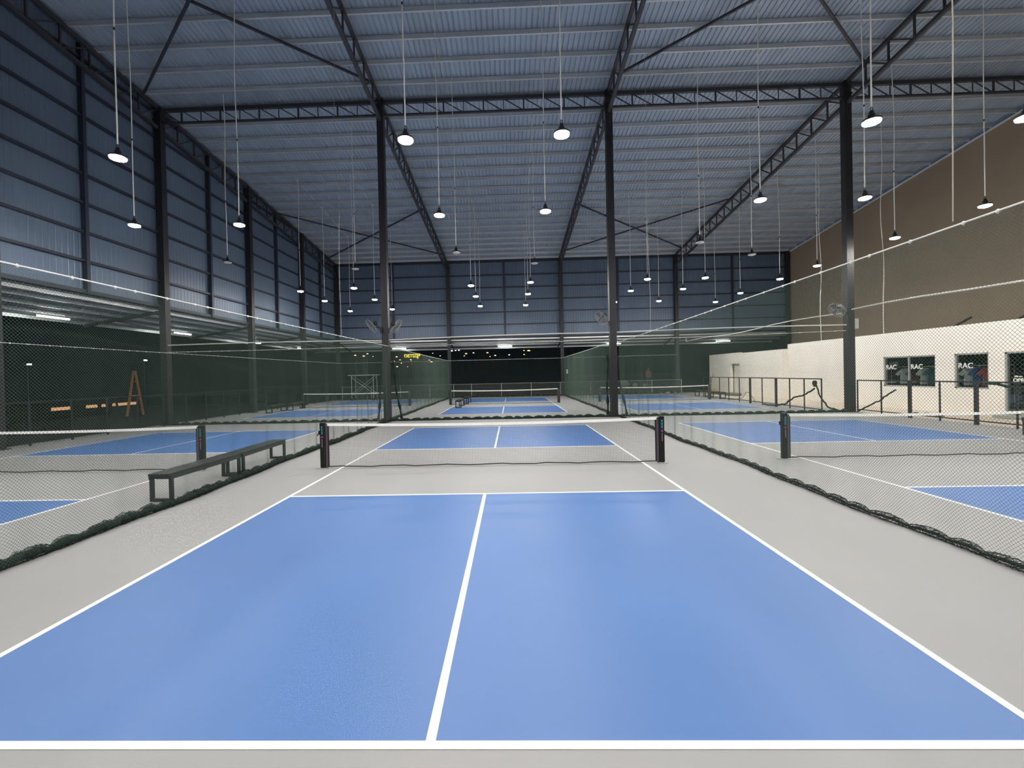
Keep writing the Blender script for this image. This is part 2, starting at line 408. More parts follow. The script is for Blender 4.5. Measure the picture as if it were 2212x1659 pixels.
# court net
def court_net():
    n = thing('court_net', '', 'net', 'court nets'); PX = 3.39; H = .925
    for s_ in (-1, 1):
        p = MB().bbox(PX*s_-.05, PX*s_+.05, -.05, .05, .01, H, .012).build('post', M['pad'], n)
        MB().bbox(PX*s_-.05-.05*(s_<0)-.02, PX*s_+.07+.03*(s_>0), -.09, .09, 0, .012, .004).build('base_plate', M['galv'], p)
        xi = s_*(PX-.075)
        MB().bbox(xi-.024, xi+.024, -.02, .03, .012, H-.03, .006).build('pipe', M['postmetal'], p)
        xo = PX*s_+.05*s_
        if s_ < 0: MB().bbox(xo-.035, xo, -.03, .03, .68, .76, .006).tube([(xo-.02,-.04,.70),(xo-.03,-.06,.70),(xo-.03,-.06,.66)], .008, 6).build('winch', M['black'], p)
        zz = .86; lg = MB()                                # printed mark: slanted cyan bars
        for i in range(6):
            a = .016 if i in (0,2,4) else .011; zc = .84-i*.029
            lg.prism([(PX*s_-a, -.0505, zc-.010), (PX*s_+a, -.0505, zc-.004), (PX*s_+a, -.0505, zc+.012), (PX*s_-a, -.0505, zc+.006)], (0,-.0012,0))
        lg.build('printed_mark', M['cyan'], p)
        MB().lathe([(.022,0),(.022,.0012)], 16, (PX*s_, -.0505, .635), (0,-1,0)).build('round_mark', M['magenta'], p)
        sm = MB()
        for i in range(8): sm.box(PX*s_-.006, PX*s_+.006, -.0517, -.0505, .595-i*.021-.015, .595-i*.021)
        sm.build('small_print', M['pinkprint'], p)
    XI = PX-.11
    zt = lambda x: .905-.045*(1-(x/XI)**2)
    b = MB(); nv = 212; nh = 26; r = .0009
    for i in range(nv+1):
        x = -XI+2*XI*i/nv; z0 = .035; z1 = zt(x)-.045
        b.box(x-r, x+r, -r, r, z0, z1)
    segs = 12
    for j in range(1, nh+1):
        for i in range(segs):
            xa, xb = -XI+2*XI*i/segs, -XI+2*XI*(i+1)/segs
            za, zb = [.035+(zt(q)-.045-.035)*j/(nh+1) for q in (xa, xb)]
            b.add([(xa,-r,za-r),(xb,-r,zb-r),(xb,-r,zb+r),(xa,-r,za+r),(xa,r,za-r),(xb,r,zb-r),(xb,r,zb+r),(xa,r,za+r)],[(0,1,2,3),(7,6,5,4),(3,2,6,7),(0,4,5,1)])
    b.build('mesh', M['nettwine'], n)
    t = MB()
    for i in range(24):
        xa, xb = -XI-.03+2*(XI+.03)*i/24, -XI-.03+2*(XI+.03)*(i+1)/24
        za, zb = zt(xa), zt(xb)
        t.add([(xa,-.020,za-.05),(xb,-.020,zb-.05),(xb,-.006,zb),(xa,-.006,za),(xa,.020,za-.05),(xb,.020,zb-.05),(xb,.006,zb),(xa,.006,za)],[(0,1,2,3),(7,6,5,4),(3,2,6,7),(0,4,5,1),(0,3,7,4),(1,5,6,2)])
    t.build('headband', M['tape'], n)
    pts = [(-XI+2*XI*i/30, 0, .030+.008*math.sin(i*1.3)+.004*math.sin(i*2.9)) for i in range(31)]
    MB().tube(pts, .011, 6).build('bottom_cord', M['hem'], n)
    for s_ in (-1,1):
        sb = MB().box(s_*XI-.012, s_*XI+.012, -.006, .006, .03, .86)
        for i in range(5): sb.box(min(s_*XI, s_*(XI+.07)), max(s_*XI, s_*(XI+.07)), -.004, .004, .14+i*.165, .147+i*.165)
        sb.build('side_tape', M['hem'], n)
    return n
n0 = court_net(); n0.location = (0, 6.705, 0); n0['label'] = 'net across the foreground court, white headband, black posts'
for x, y, l in ((-DX,6.705,'net of the near left court, its post behind the benches'),(DX,6.86,'net of the near right court, its post before the white shop'),(0,25.3,'net of the far middle court, a bench in front of its left post'),(-DX,25.2,'net of the far left court in front of the scaffold'),(DX,25.4,'net of the far right court, its right post by two benches')):
    dup(n0, l, (x, y, 0))

# ------------------------------------------------------------------ barrier nets
def strands(L, H, cell, r, seg, pos, wave):
    """diamond mesh; pos(a,hf,w)->xyz arrays"""
    V = []; F = []; base = 0; q = 1/math.sqrt(2)
    for s_ in (1, -1):
        na = int((L+H)/cell)
        for i in range(na+1):
            a0 = i*cell - (H if s_ > 0 else 0)            # a at h=0
            if s_ > 0: h0 = max(0, -a0); h1 = min(H, L-a0)
            else: h0 = max(0, a0-L); h1 = min(H, a0)
            if h1-h0 < .02: continue
            n = max(2, int((h1-h0)*1.414/seg)+1)
            h = np.linspace(h0, h1, n); a = a0 + s_*h
            w_ = wave(a, h/H)
            for kk in range(3):
                c_, sn = math.cos(2*PI*kk/3), math.sin(2*PI*kk/3)
                V.append(pos(a + r*c_*q, (h - s_*r*c_*q)/H, w_ + r*sn))
            idx = np.arange(n-1)
            for kk in range(3):
                l = (kk+1) % 3
                F.append(np.stack([base+kk*n+idx, base+l*n+idx, base+l*n+idx+1, base+kk*n+idx+1], 1))
            base += 3*n
    V = np.concatenate(V); F = np.concatenate(F)
    return V, F
def np_mesh(name, V, F, m, parent):
    me = bpy.data.meshes.new(name)
    me.vertices.add(len(V)); me.vertices.foreach_set('co', V.astype(np.float32).ravel())
    me.loops.add(F.size); me.loops.foreach_set('vertex_index', F.astype(np.int32).ravel())
    me.polygons.add(len(F)); me.polygons.foreach_set('loop_start', np.arange(0, F.size, 4, dtype=np.int32)); me.polygons.foreach_set('loop_total', np.full(len(F), 4, dtype=np.int32))
    me.update(calc_edges=True); me.materials.append(m)
    return link(name, me, parent)
def bundle(name, L, pos, r0, tie, parent, lattice=True, seed=0, tidy=True):
    rr = np.random.default_rng(seed); n = int(L/.045); A = np.linspace(0, L, n); K = 9
    ph = rr.random()*6
    if tidy: rad = r0*(.40+.62*np.abs(np.sin(PI*(A+.05*np.sin(A*5+ph))/tie))**.55)
    else: rad = r0*(.80+.10*np.sin(A*5+ph)+.12*np.sin(A*17.3+2*ph)+.09*rr.standard_normal(n))
    rad = np.clip(rad, r0*.35, r0*1.45)
    side = .035*np.sin(A*1.1+ph)+.02*np.sin(A*3.3)
    core = rad*((.34 if tidy else .66) if lattice else 1.0)
    V = np.zeros((n, K, 3)); zc = rad*.92
    for kk in range(K):
        t = 2*PI*kk/K; jit = 1+.12*rr.standard_normal(n)
        V[:, kk] = pos(A, side+core*jit*math.cos(t)*1.15, zc+core*jit*math.sin(t))
    i = np.arange(n-1)[:, None]; kk = np.arange(K)[None]; l = (kk+1) % K
    F = np.stack([i*K+kk, i*K+l, (i+1)*K+l, (i+1)*K+kk], -1).reshape(-1, 4)
    Vs = [V.reshape(-1, 3)]; Fs = [F]; base = n*K
    if lattice:
        for d_ in (1, -1):
            for s_ in range(15):
                t = d_*A*(2*PI/.30) + 2*PI*s_/15 + .5*np.sin(A*3+s_)
                R_ = rad*(1+.06*rr.standard_normal(n))
                y_ = side+R_*np.cos(t)*1.15; z_ = np.maximum(zc+R_*np.sin(t), .004)
                q = .0021
                P = [pos(A, y_+q*cc, z_+q*ss) for cc, ss in ((1,0),(-.5,.87),(-.5,-.87))]
                Vs.append(np.concatenate(P)); idx = np.arange(n-1)
                for a_ in range(3):
                    b_ = (a_+1) % 3
                    Fs.append(np.stack([base+a_*n+idx, base+b_*n+idx, base+b_*n+idx+1, base+a_*n+idx+1], 1))
                base += 3*n
    return np_mesh(name, np.concatenate(Vs), np.concatenate(Fs), M['bundle'], parent)
def barrier(label, along, fixed, a0, a1, zt0, zt1, cell=.037, r=.0016, seg=.3, m='net', bundle_r=.055, lattice=True, tidy=True, amp=.03, seed=1, cord=True, sag=.02, z0=.04, group='green barrier nets around the courts'):
    t = thing('barrier_net', label, 'net', group)
    L = a1-a0; Hm = (zt0+zt1)/2-z0; ph = seed*1.7
    top = lambda a: zt0+(zt1-zt0)*a/L - sag*np.sin(PI*np.clip(a/L,0,1))
    def place(a, off, z):
        o = np.empty((len(a), 3)); o[:, 0 if along == 'x' else 1] = a0+a; o[:, 1 if along == 'x' else 0] = fixed+off; o[:, 2] = z
        return o
    def pos(a, hf, w_): return place(a, w_, z0+np.clip(hf, 0, 1)*(top(a)-z0))
    def wave(a, hf): return amp*(1-hf)**1.5*(np.sin(2*PI*a/1.1+ph+3*hf)+.7*np.sin(2*PI*a/.57+2*ph-2*hf)) + amp*.9*np.sin(2*PI*a/3.1+ph)*np.sin(PI*hf)
    V, F = strands(L, Hm, cell, r, seg, pos, wave)
    np_mesh('mesh', V, F, M[m], t)
    if bundle_r: bundle('bottom_bundle', L, lambda A, off, z: place(A, off, z), bundle_r, .42, t, lattice, seed, tidy)
    if cord:
        A = np.linspace(0, L, int(L/.5)+2); P = place(A, 0*A, top(A)+.004)
        cm = MB().tube([tuple(p) for p in P], .0085, 6)
        for a in np.arange(.3, L, .47):
            a2 = a+.1*math.sin(a*9); p = place(np.array([a2]), np.zeros(1), top(np.array([a2])))[0]
            cm.lathe([(.004,-.022),(.017,-.008),(.017,.008),(.004,.02)], 6, tuple(p))
        cm.build('top_cord', M['cord'], t)
    return t
barrier('green barrier net left of the foreground court, gathered along the benches', 'y', -4.57, -1.7, 15.9, 3.03, 3.09, r=.0013, seg=.16, bundle_r=.072, tidy=False, amp=.034, seed=3)
barrier('green barrier net right of the foreground court, tied bundle along its foot', 'y', 4.83, -1.7, 15.9, 3.23, 3.03, r=.0013, seg=.2, bundle_r=.048, amp=.022, seed=5)
barrier('green barrier net at left of the far middle court', 'y', -4.62, 16.3, 33.95, 3.09, 3.05, r=.0015, seg=.6, bundle_r=.06, lattice=False, amp=.014, seed=7)
barrier('green barrier net at right of the far middle court, a paper notice on it', 'y', 4.80, 16.3, 33.95, 3.12, 3.14, r=.0015, seg=.6, bundle_r=.055, lattice=False, amp=.014, seed=8)
for a, b, l, za, zb in ((XC[0]+.2,XC[1]-.15,'barrier net across the back of the near left court',3.06,3.1),(XC[1]+.15,XC[2]-.15,'barrier net across the back of the foreground court',3.10,3.14),(XC[2]+.15,XC[3]-.2,'barrier net across the back of the near right court',3.15,3.28)):
    barrier(l, 'x', 16.0, a, b, za, zb, r=.0010, seg=.8, m='netdark', bundle_r=.062, lattice=False, amp=.006, seed=int(abs(a)*3), cord=True)
barrier('dark barrier net between the back fence and the back wall columns', 'x', 34.15, XL+.3, 14.0, 3.05, 3.14, cell=.05, r=.0018, seg=1.2, m='netdark', bundle_r=.05, lattice=False, amp=.02, seed=11)
barrier('dark green barrier net along the open left side', 'y', -13.75, -1.0, 34.0, 3.02, 3.06, cell=.05, r=.0013, seg=1.2, m='netdark', bundle_r=0, amp=.02, seed=12)
# gathered net edges roped to the columns
def gathered(x, y, tx, ty, label):
    pts = [(x+(tx-x)*(t_**1.4)+.02*math.sin(t_*9), y+(ty-y)*t_, 2.5*(1-t_)+.05) for t_ in [i/14 for i in range(15)]]
    b = MB().tube(pts, [.03+.02*math.sin(i*1.9)+.015*(i>9) for i in range(15)], 8)
    tag(b.build('gathered_net_edge', M['bundle'], smooth=True), label, 'net', 'net edges roped up at the columns')
gathered(-4.52, 16.35, -4.25, 16.5, 'dark gathered net edge hanging at the right of the two-fan column')
gathered(-4.95, 16.3, -5.2, 16.3, 'dark gathered net edge hanging at the left of the two-fan column')
gathered(4.84, 16.3, 5.2, 16.3, 'dark gathered net edge hanging at right of the one-fan column')
gathered(4.45, 16.32, 4.43, 16.4, 'dark gathered net edge hanging at left of the one-fan column')

# hanging ropes and pipes
def rope(name, pts, r, m, label, cat, group=None, n=6): return tag(MB().tube(pts, r, n).build(name, M[m]), label, cat, group)
def wobble(x, y, z0, z1, k=.03, seed=0):
    n = 12; return [(x+k*math.sin(seed+i*1.1)*math.sin(PI*i/n), y+k*math.sin(2*seed+i*.8)*math.sin(PI*i/n), z1+(z0-z1)*i/n) for i in range(n+1)]
for i, (x, y, z, l) in enumerate(((-4.6,10.95,3.08,'white cord from the roof holding up the left barrier net'),(4.8,11.72,3.1,'white cord from the roof holding the right barrier net near the column'),(4.82,2.36,3.22,'white cord from the roof holding the right barrier net near the camera'))):
    rope('hanging_cord', wobble(x, y, z, zr(y)+.1, .05, i), .0055, 'dullcord', l, 'cord', 'cords hung from the roof')
for i, (x, y, l) in enumerate(((17.25,18.2,'white cord hanging down to the shop roof, right of the railing column'),(17.25,22.2,'white cord hanging down to the shop roof, left of the railing column'))):
    rope('hanging_cord', wobble(x, y, 3.27, zr(y)+.1, .04, i+5), .014, 'cord', l, 'cord', 'cords hung from the roof')
for a, b, za, zb, l in ((XC[0]+.14,XC[1]-.14,3.36,3.34,'white pipe strung over the back of the near left court'),(XC[1]+.14,XC[2]-.14,3.36,3.45,'white pipe strung over the back of the foreground court'),(XC[2]+.14,XC[3]-.14,3.45,3.52,'white pipe strung over the back of the near right court')):
    pts = [(a+(b-a)*i/12, 16.05, za+(zb-za)*i/12+.035*math.sin(PI*i/12)) for i in range(13)]
    rope('pipe_run', pts, .022, 'pvc', l, 'pipe', 'white pipes strung between the columns', 8)
pts = [(14.1,32.6,4.35),(14.1,32.5,4.05)]+[(14.0,32.3-i*(32.3-16.3)/10, 4.05+.06*math.sin(i)) for i in range(11)]
rope('pipe_run', pts, .024, 'pvc', 'white pipe running back from the railing column to the back wall', 'pipe', 'white pipes strung between the columns', 8)
pts = [(14.12,15.9-i*(15.9+2)/12, 4.12-.22*i/12+.04*math.sin(i*1.2)) for i in range(13)]
rope('pipe_run', pts, .027, 'pvc', 'white pipe running forward from the railing column over the court', 'pipe', 'white pipes strung between the columns', 8)

# ------------------------------------------------------------------ pendant lamps
def lamp_parts(lit):
    t = thing('pendant_lamp', '', 'lamp', 'round pendant lamps')
    MB().lathe([(.035,.21),(.04,.15),(.060,.14),(.060,.055),(.10,.048),(.165,.035),(.168,.002),(.150,.0)], 28).build('housing', M['lamp_body'], t, True)
    MB().lathe([(.150,.001),(.150,-.026),(.09,-.050)], 16).build('lens', M['lens' if lit else 'lens_off'], t)
    MB().tube([(.0,0,.21),(.022,0,.235),(.02,0,.275),(0,0,.29),(-.02,0,.275),(-.022,0,.235),(0,0,.21)], .006, 6).build('hook', M['lamp_body'], t)
    return t
proto = {True: lamp_parts(True), False: lamp_parts(False)}; used = {True: False, False: False}
ZL = 6.655
def pendant(x, y, lit, label, grp):
    lit = bool(lit)
    if not used[lit]: t = proto[lit]; used[lit] = True; t.location = (x, y, ZL); t['label'] = label
    else: t = dup(proto[lit], label, (x, y, ZL))
    for c in list(t.children):
        if c.name.startswith('cord'): c.parent = None; bpy.data.objects.remove(c)
    t['group'] = grp
    top = zr(y)+.14-ZL; sd = x*3+y
    n = 9; pts = [(.03*math.sin(sd+i*.9)*(i/n), .03*math.sin(2*sd+i*.7)*(i/n), .29+(top-.29)*i/n) for i in range(n+1)]
    pts[0] = (0,0,.29); c = MB().tube(pts, .014, 6)
    c.build('cord', M['cord'], t)
    q = pts[3]; MB().tube([(q[0],q[1],q[2]-.03),(q[0],q[1],q[2]+.03)], .0165, 6).build('cord_tie', M['black'], t)
    return t
rows = [(-11.03, [7.1,11.2,(15.66,0),21.9,25.05,29.4], 'over the left court by the left wall'), (-7.9, [7.2,11.43,(17.3,0),21.42,25.05,29.1], 'over the left court on its inner side'),
        (-1.61, [6.9,11.15,(15.2,0),21.6,24.87,28.7], 'over the middle court\'s left half'), (1.57, [6.9,11.1,(17.2,0),21.2,24.55,28.8], 'over the middle court\'s right half'),
        (7.68, [6.85,10.75,(14.8,0),21.2,24.4,28.5], 'over the inner side of the right court'), (10.7, [6.9,10.86,(16.8,0),21.26,24.25,28.5], 'over the outer side of the right court'),
        (15.04, [7.0,11.8,14.97,19.2,22.1,26.2,29.6], 'over the walkway before the shop')]
for x, ys, where in rows:
    i = 0
    for y in ys:
        lit = not isinstance(y, tuple); yv = y if lit else y[0]
        if x == -7.9 and not lit: x_ = -6.35
        else: x_ = x
        lab = f'lit round pendant lamp {where}, {ORD[i]} one lit' if lit else f'unlit round pendant lamp {where}'
        if lit: i += 1
        pendant(x_, yv, lit, lab, 'round pendant lamps ' + where)
    for yv in (2.7, -1.4):
        pendant(x, yv, True, f'lit round pendant lamp {where}, {"ahead of" if yv > 0 else "above"} the camera', 'pendant lamps above the camera')
# white conduits stapled between the lamps on the roof
for x, y0_, y1_ in ((-11.2,21.9,29.3),(-7.95,21.8,25),(-1.75,21.8,29.4),(1.66,17.4,25),(7.75,21.5,25),(10.95,15.5,21.4),(-1.95,13.9,15.3),(-6.3,15.6,17.4),(7.85,15.2,17.0)):
    z = lambda y: zr(y)+.155
    rope('roof_conduit', [(x,y0_,z(y0_)),(x,(y0_+y1_)/2,z((y0_+y1_)/2)),(x,y1_,z(y1_)),(x+.15,y1_+.08,z(y1_)-.03)], .017, 'pvc', f'thin white conduit under the roof sheet, {"left" if x<-5 else "middle" if x<3 else "right"} court, {"long" if y1_-y0_>5 else "short" if y1_-y0_>2 else "stub"} {"left" if x in(-11.2,-1.75,7.75,-1.95,-6.3) else "right"} run', 'conduit', 'conduits along the roof')

rope('pole', [(21,19.6,3.25),(21,18.1,3.92)], .05, 'black', 'dark pole slanting up the brown wall over the double shop window', 'pole', 'dark poles above the shop roof')
rope('pole', [(21,16.9,3.24),(21,15.6,3.98)], .05, 'black', 'dark pole slanting up the brown wall above the shop door', 'pole', 'dark poles above the shop roof')
# tube lights under the canopies
def tube_light(x, y, z, rz, label):
    t = thing('tube_light', label, 'lamp', 'tube lights under the canopies', (x, y, z), rz)
    MB().bbox(-.64, .64, -.05, .05, 0, .055, .01).build('housing', M['pvc'], t)
    MB().tube([(-.6,0,-.022),(.6,0,-.022)], .028, 10).build('tube', M['tube'], t)
    for s_ in (-1,1): MB().box(s_*.61-.02, s_*.61+.02, -.03, .03, -.05, .0).build('end_cap', M['pvc'], t)
    for s_ in (-.45,.45): MB().tube([(s_,0,.055),(s_,0,.22)], .006, 5).build('hanger', M['galv'], t)
for i, y in enumerate((7.3, 13.85, 20.3, 26.8, 33.15)): tube_light(-16.5, y, 4.33, PI/2, ['tube light under the left canopy, beyond the near wall column','tube light under the left canopy nearest the camera','tube light under the left canopy, beside the wall column behind the left court','tube light under the left canopy, third one back','tube light under the left canopy, last before the corner'][i])
for x, l in ((-9.35,'tube light under the back canopy behind the two-fan column'),(-.03,'tube light under the back canopy above the far middle court'),(9.43,'tube light under the back canopy behind the one-fan column'),(18.8,'tube light under the back canopy behind the white shop')): tube_light(x, 36.5, 4.33, 0, l)

# ------------------------------------------------------------------ fans
def fan(p, col_p, aim, label):
    t = thing('wall_fan', label, 'fan', 'fans on the columns', p); aim = Vector(aim).normalized()
    R = Vector((0,0,1)).rotation_difference(aim).to_matrix()
    tr = lambda pts: [R@Vector(q) for q in pts]
    cg = MB()
    for rr_, z in ((.31,0),(.31,.10),(.22,.135),(.22,-.035),(.12,.15),(.12,-.05)):
        cg.tube(tr([(rr_*math.cos(2*PI*i/28), rr_*math.sin(2*PI*i/28), z) for i in range(28)]), .0045, 5, closed=True)
    for i in range(22):
        a = 2*PI*i/22; c_, s_ = math.cos(a), math.sin(a)
        cg.tube(tr([(.05*c_,.05*s_,.155),(.22*c_,.22*s_,.135),(.31*c_,.31*s_,.10),(.31*c_,.31*s_,0),(.22*c_,.22*s_,-.035),(.06*c_,.06*s_,-.055)]), .0028, 4)
    cg.build('cage', M['fan_wire'], t)
    bl = MB()
    for i in range(3):
        a = 2*PI*i/3+.4
        poly = []
        for rr_, w_, zz in ((.05,-.35,.03),(.17,-.5,.02),(.27,-.42,.02),(.285,0,.05),(.26,.35,.08),(.15,.4,.075),(.05,.35,.06)):
            poly.append(R@Vector((rr_*math.cos(a+w_), rr_*math.sin(a+w_), zz)))
        bl.prism(poly, R@Vector((0,0,.006)))
    bl.lathe([(.03,.02),(.05,.04),(.05,.09),(.02,.105)], 14, (0,0,0), aim)
    bl.build('blades', M['fan_blade'], t)
    mo = MB().lathe([(.05,-.22),(.078,-.2),(.085,-.10),(.06,-.05)], 16, (0,0,0), aim)
    mo.build('motor', M['black'], t)
    b0 = R@Vector((0,0,-.16)); e = Vector(col_p)-Vector(p)
    MB().tube([b0, b0*.4+e*.6+Vector((0,0,-.04)), e], .018, 7).build('bracket_arm', M['black'], t)
    MB().bbox(e.x-.05, e.x+.05, e.y-.05, e.y+.05, e.z-.11, e.z+.11).build('mount', M['black'], t)
fan((-5.16,15.72,3.94), (-4.86,15.94,3.74), (-.75,-.25,-.6), 'caged wall fan on the left side of the two-fan column')
fan((-4.24,15.85,3.92), (-4.58,15.98,3.74), (.75,.45,-.5), 'caged wall fan on the right side of the two-fan column')
fan((4.14,15.72,4.02), (4.5,15.94,3.8), (-.75,-.25,-.6), 'caged wall fan on the column right of the middle court')
fan((13.42,15.72,4.12), (13.98,15.94,3.98), (-.72,-.2,-.62), 'caged wall fan on the column by the railing gap')
tag(MB().bbox(14.27,14.42,15.95,16.15,3.35,3.75).build('switch_box', M['galv']), 'pale metal box on the right side of the railing column', 'box')

# ------------------------------------------------------------------ benches
def bench():
    t = thing('bench', '', 'bench', 'black slatted benches'); Lb, Wb, Hb = 1.78, .35, .43; p = .05
    for i in range(5):
        x = -Wb/2+.008+i*(Wb-.016)/5; MB().bbox(x+.004, x+(Wb-.016)/5-.004, -Lb/2, Lb/2, Hb-.035, Hb, .004).build('slat', M['bench'], t)
    for s_ in (-1,1): MB().bbox(s_*(Wb/2-.02)-.018, s_*(Wb/2-.02)+.018, -Lb/2+.02, Lb/2-.02, Hb-.09, Hb-.036, .004).build('side_rail', M['bench'], t)
    for s_ in (-1,1):
        yc = s_*(Lb/2-.06); lg = MB()
        for q in (-1,1): lg.bbox(q*(Wb/2-p/2)-p/2, q*(Wb/2-p/2)+p/2, yc-p/2, yc+p/2, 0, Hb-.036, .004)
        lg.box(-Wb/2+p, Wb/2-p, yc-p/2, yc+p/2, .0, .045).box(-Wb/2+p, Wb/2-p, yc-p/2, yc+p/2, Hb-.085, Hb-.038)
        lg.build('leg_frame', M['bench'], t)
    return t
b0 = bench(); b0.location = (-4.90, 5.27, 0); b0['label'] = 'black slatted bench nearest the camera, beside the left barrier net'
for x, y, l in ((-4.94,7.07,'black slatted bench standing end to end behind the nearest one'),(-2.56,23.5,'black bench standing on the far middle court before its net'),(-2.45,26.6,'black bench beyond the net of the far middle court'),
                (-12.75,22.3,'black bench by the dark fence of the far left court, nearer one'),(-12.5,24.1,'black bench by the dark fence of the far left court, farther one'),(13.6,28.65,'black bench by the railing of the far right court, farther one'),(13.64,26.6,'black bench by the railing of the far right court, nearer one'),(13.55,8.55,'black bench at the edge of the near right court, cut by the frame')):
    dup(b0, l, (x, y, 0), rz=.04 if x < -4 else 0)

# ------------------------------------------------------------------ fences
def railing(label, x0, x1, ys, h, thick=(), zb=.12, m='rail', group='black railings by the shop', name='railing', r=.02):
    t = thing(name, label, 'railing', group)
    y0, y1 = ys[0], ys[-1]; X = lambda y: x0+(x1-x0)*(y-y0)/(y1-y0)
    for i, y in enumerate(ys):
        w_ = r*(2.1 if i in thick else 1.0)
        MB().bbox(X(y)-w_, X(y)+w_, y-w_, y+w_, 0, h+.01, .004).build('post', M[m], t)
    MB().bar((x0,y0,h),(x1,y1,h), .04, .045).build('top_rail', M[m], t); MB().bar((x0,y0,zb),(x1,y1,zb), .032, .035).build('bottom_rail', M[m], t)
    return t
railing('black railing before the shop windows, near the camera', 14.5, 14.25, [4.6,5.8,7.0,8.2,9.4,10.4,11.45,12.55,13.6,14.75,15.85], 1.28, thick=(2,6,8))
railing('black railing behind the column gap, running to the back wall', 13.0, 13.42, [16.08,17.2,18.25,19.35,20.6,21.8,23.0,24.3,25.55,26.85,28.0], 1.36, thick=(3,5))
# left fence: dark posts with welded mesh
def mesh_fence(label, pts_of, n, h, m, wires, name='fence', pr=.024, group=None, vstep=None, wr=.003):
    t = thing(name, label, 'fence', group)
    P = [Vector(pts_of(i)) for i in range(n)]
    for p in P: MB().bbox(p.x-pr, p.x+pr, p.y-pr, p.y+pr, p.z, p.z+h+.03, .004).build('post', M[m], t)
    pn = MB()
    for a, b in zip(P[:-1], P[1:]):
        for z in wires: pn.bar(a+Vector((0,0,z)), b+Vector((0,0,z)), wr*2, wr*2)
        if vstep:
            L_ = (b-a).length; k_ = int(L_/vstep)
            for i in range(1, k_): q = a.lerp(b, i/k_); pn.bar(q+Vector((0,0,wires[0])), q+Vector((0,0,wires[-1])), wr, wr)
    pn.build('wire_panel', M[m], t)
    MB().bar(P[0]+Vector((0,0,h)), P[-1]+Vector((0,0,h)), .03, .03).build('top_rail', M[m], t)
    return t
mesh_fence('low dark mesh fence along the open left side', lambda i: (-14.0+.006*i, .6+1.26*i, 0), 28, 1.3, 'rail', [.08+.15*i for i in range(9)], vstep=.15, wr=.002)
bx = [-13.7,-11.25,-8.8,-6.35,-4.35,-2.87,-.38,2.09,4.5,7.0,9.5,12.0,14.4]
mesh_fence('low pale wire fence along the open back side', lambda i: (bx[i], 34.45, 0), len(bx), 1.1, 'galv', [.06,.18,.30,.42,.54,.66,.78,.90,1.02], wr=.006)

# scaffold tower
t = thing('scaffold_tower', 'pale tubular scaffold tower behind the far left court', 'scaffold', None, (-11.35, 33.1, 0))
for x in (-.9,.85):
    fr = MB()
    for y in (-.45,.45): fr.tube([(x,y,.15),(x,y,2.0)], .024, 7)
    for z in (.5,1.9): fr.tube([(x,-.45,z),(x,.45,z)], .02, 6)
    fr.build('end_frame', M['galv'], t)
for y in (-.45,.45):
    MB().tube([(-.9,y,.55),(.85,y,1.85)], .016, 6).build('cross_brace', M['galv'], t); MB().tube([(-.9,y,1.85),(.85,y,.55)], .016, 6).build('cross_brace', M['galv'], t)
MB().bbox(-1.2,1.15,-.45,.45,2.0,2.06).build('platform', M['galv'], t)
for x in (-.9,.85):
    for y in (-.45,.45): MB().lathe([(.06,-.02),(.075,-.012),(.075,.012),(.06,.02)], 14, (x,y,.075), (0,1,0)).box(x-.012,x+.012,y-.03,y+.03,.09,.16).build('caster', M['black'], t)

# ------------------------------------------------------------------ shop building
sh = thing('shop_building', 'long white flat-roofed shop with three display windows and a glass door', 'building')
XS = 17.0; XF = 16.7
def wall_with_openings(x, y0, y1, zt, ops, th=.18):
    b = MB(); ops = sorted(ops); cur = y0
    for a, c, za, zb in ops:
        b.box(x, x+th, cur, a, 0, zt)
        if za > 0: b.box(x, x+th, a, c, 0, za)
        b.box(x, x+th, a, c, zb, zt); cur = c
    b.box(x, x+th, cur, y1, 0, zt); return b
ops = [(15.54,17.95,.93,2.22),(13.62,14.81,.93,2.22),(11.2,13.13,.1,2.2)]
wall_with_openings(XS, Y0, 24.7, 3.26, ops).build('front_wall', M['white'], sh)
wall_with_openings(XF, 24.7, 29.65, 2.98, []).box(XF+.18, XS+.3, 24.701, 24.88, 0, 2.98).build('rear_wall', M['white'], sh)
wall_with_openings(XF+.02, 29.65, 34.5, 3.04, [(29.75,31.05,0,2.24)]).box(XF+.2, 20, 34.32, 34.5, 0, 3.04).build('end_wall', M['white'], sh)
MB().box(XS+.18, XR-.05, Y0, 24.7, 3.14, 3.24).box(XF+.18, XR-.05, 24.7, 34.5, 2.85, 2.95).build('roof_slab', M['white'], sh)
MB().box(XF+.34, XF+.38, 29.5, 31.4, 0, 2.5).build('recess_back', M['white'], sh)
MB().box(XS+3.0, XS+3.1, Y0, 24.5, 0, 3.1).box(XS+.19, XS+3.0, Y0, 24.5, 0, .02).box(XS+.19, XS+3.0, 18.6, 18.7, 0, 3.1).build('inner_wall', M['dark_room'], sh)
VX, VY = (0,-1,0), (0,0,1)
def window(a, c, za, zb, mull=None, texts=(), name='window'):
    fr = MB(); tk = .055; x0, x1 = XS+.03, XS+.10
    fr.box(x0,x1,a,c,za,za+tk).box(x0,x1,a,c,zb-tk,zb).box(x0,x1,a,a+tk,za,zb).box(x0,x1,c-tk,c,za,zb)
    if mull: fr.box(x0,x1,mull-tk/2,mull+tk/2,za,zb)
    o = fr.build(name, M['alu'], sh)
    edges = [a+tk] + ([mull-tk/2, mull+tk/2] if mull else []) + [c-tk]
    for i in range(0, len(edges), 2): MB().box(XS+.06, XS+.068, edges[i], edges[i+1], za+tk, zb-tk).build('pane', M['glass'], o)
    for bd, sz, yy, zz in texts: text('lettering', bd, sz, M['letter'], o, (XS+.055, yy, zz), VX, VY, .002, .006)
    return o
window(15.54,17.95,.93,2.22,16.73,[('RAC',.27,17.87,1.68),('RAC',.27,16.66,1.68)])
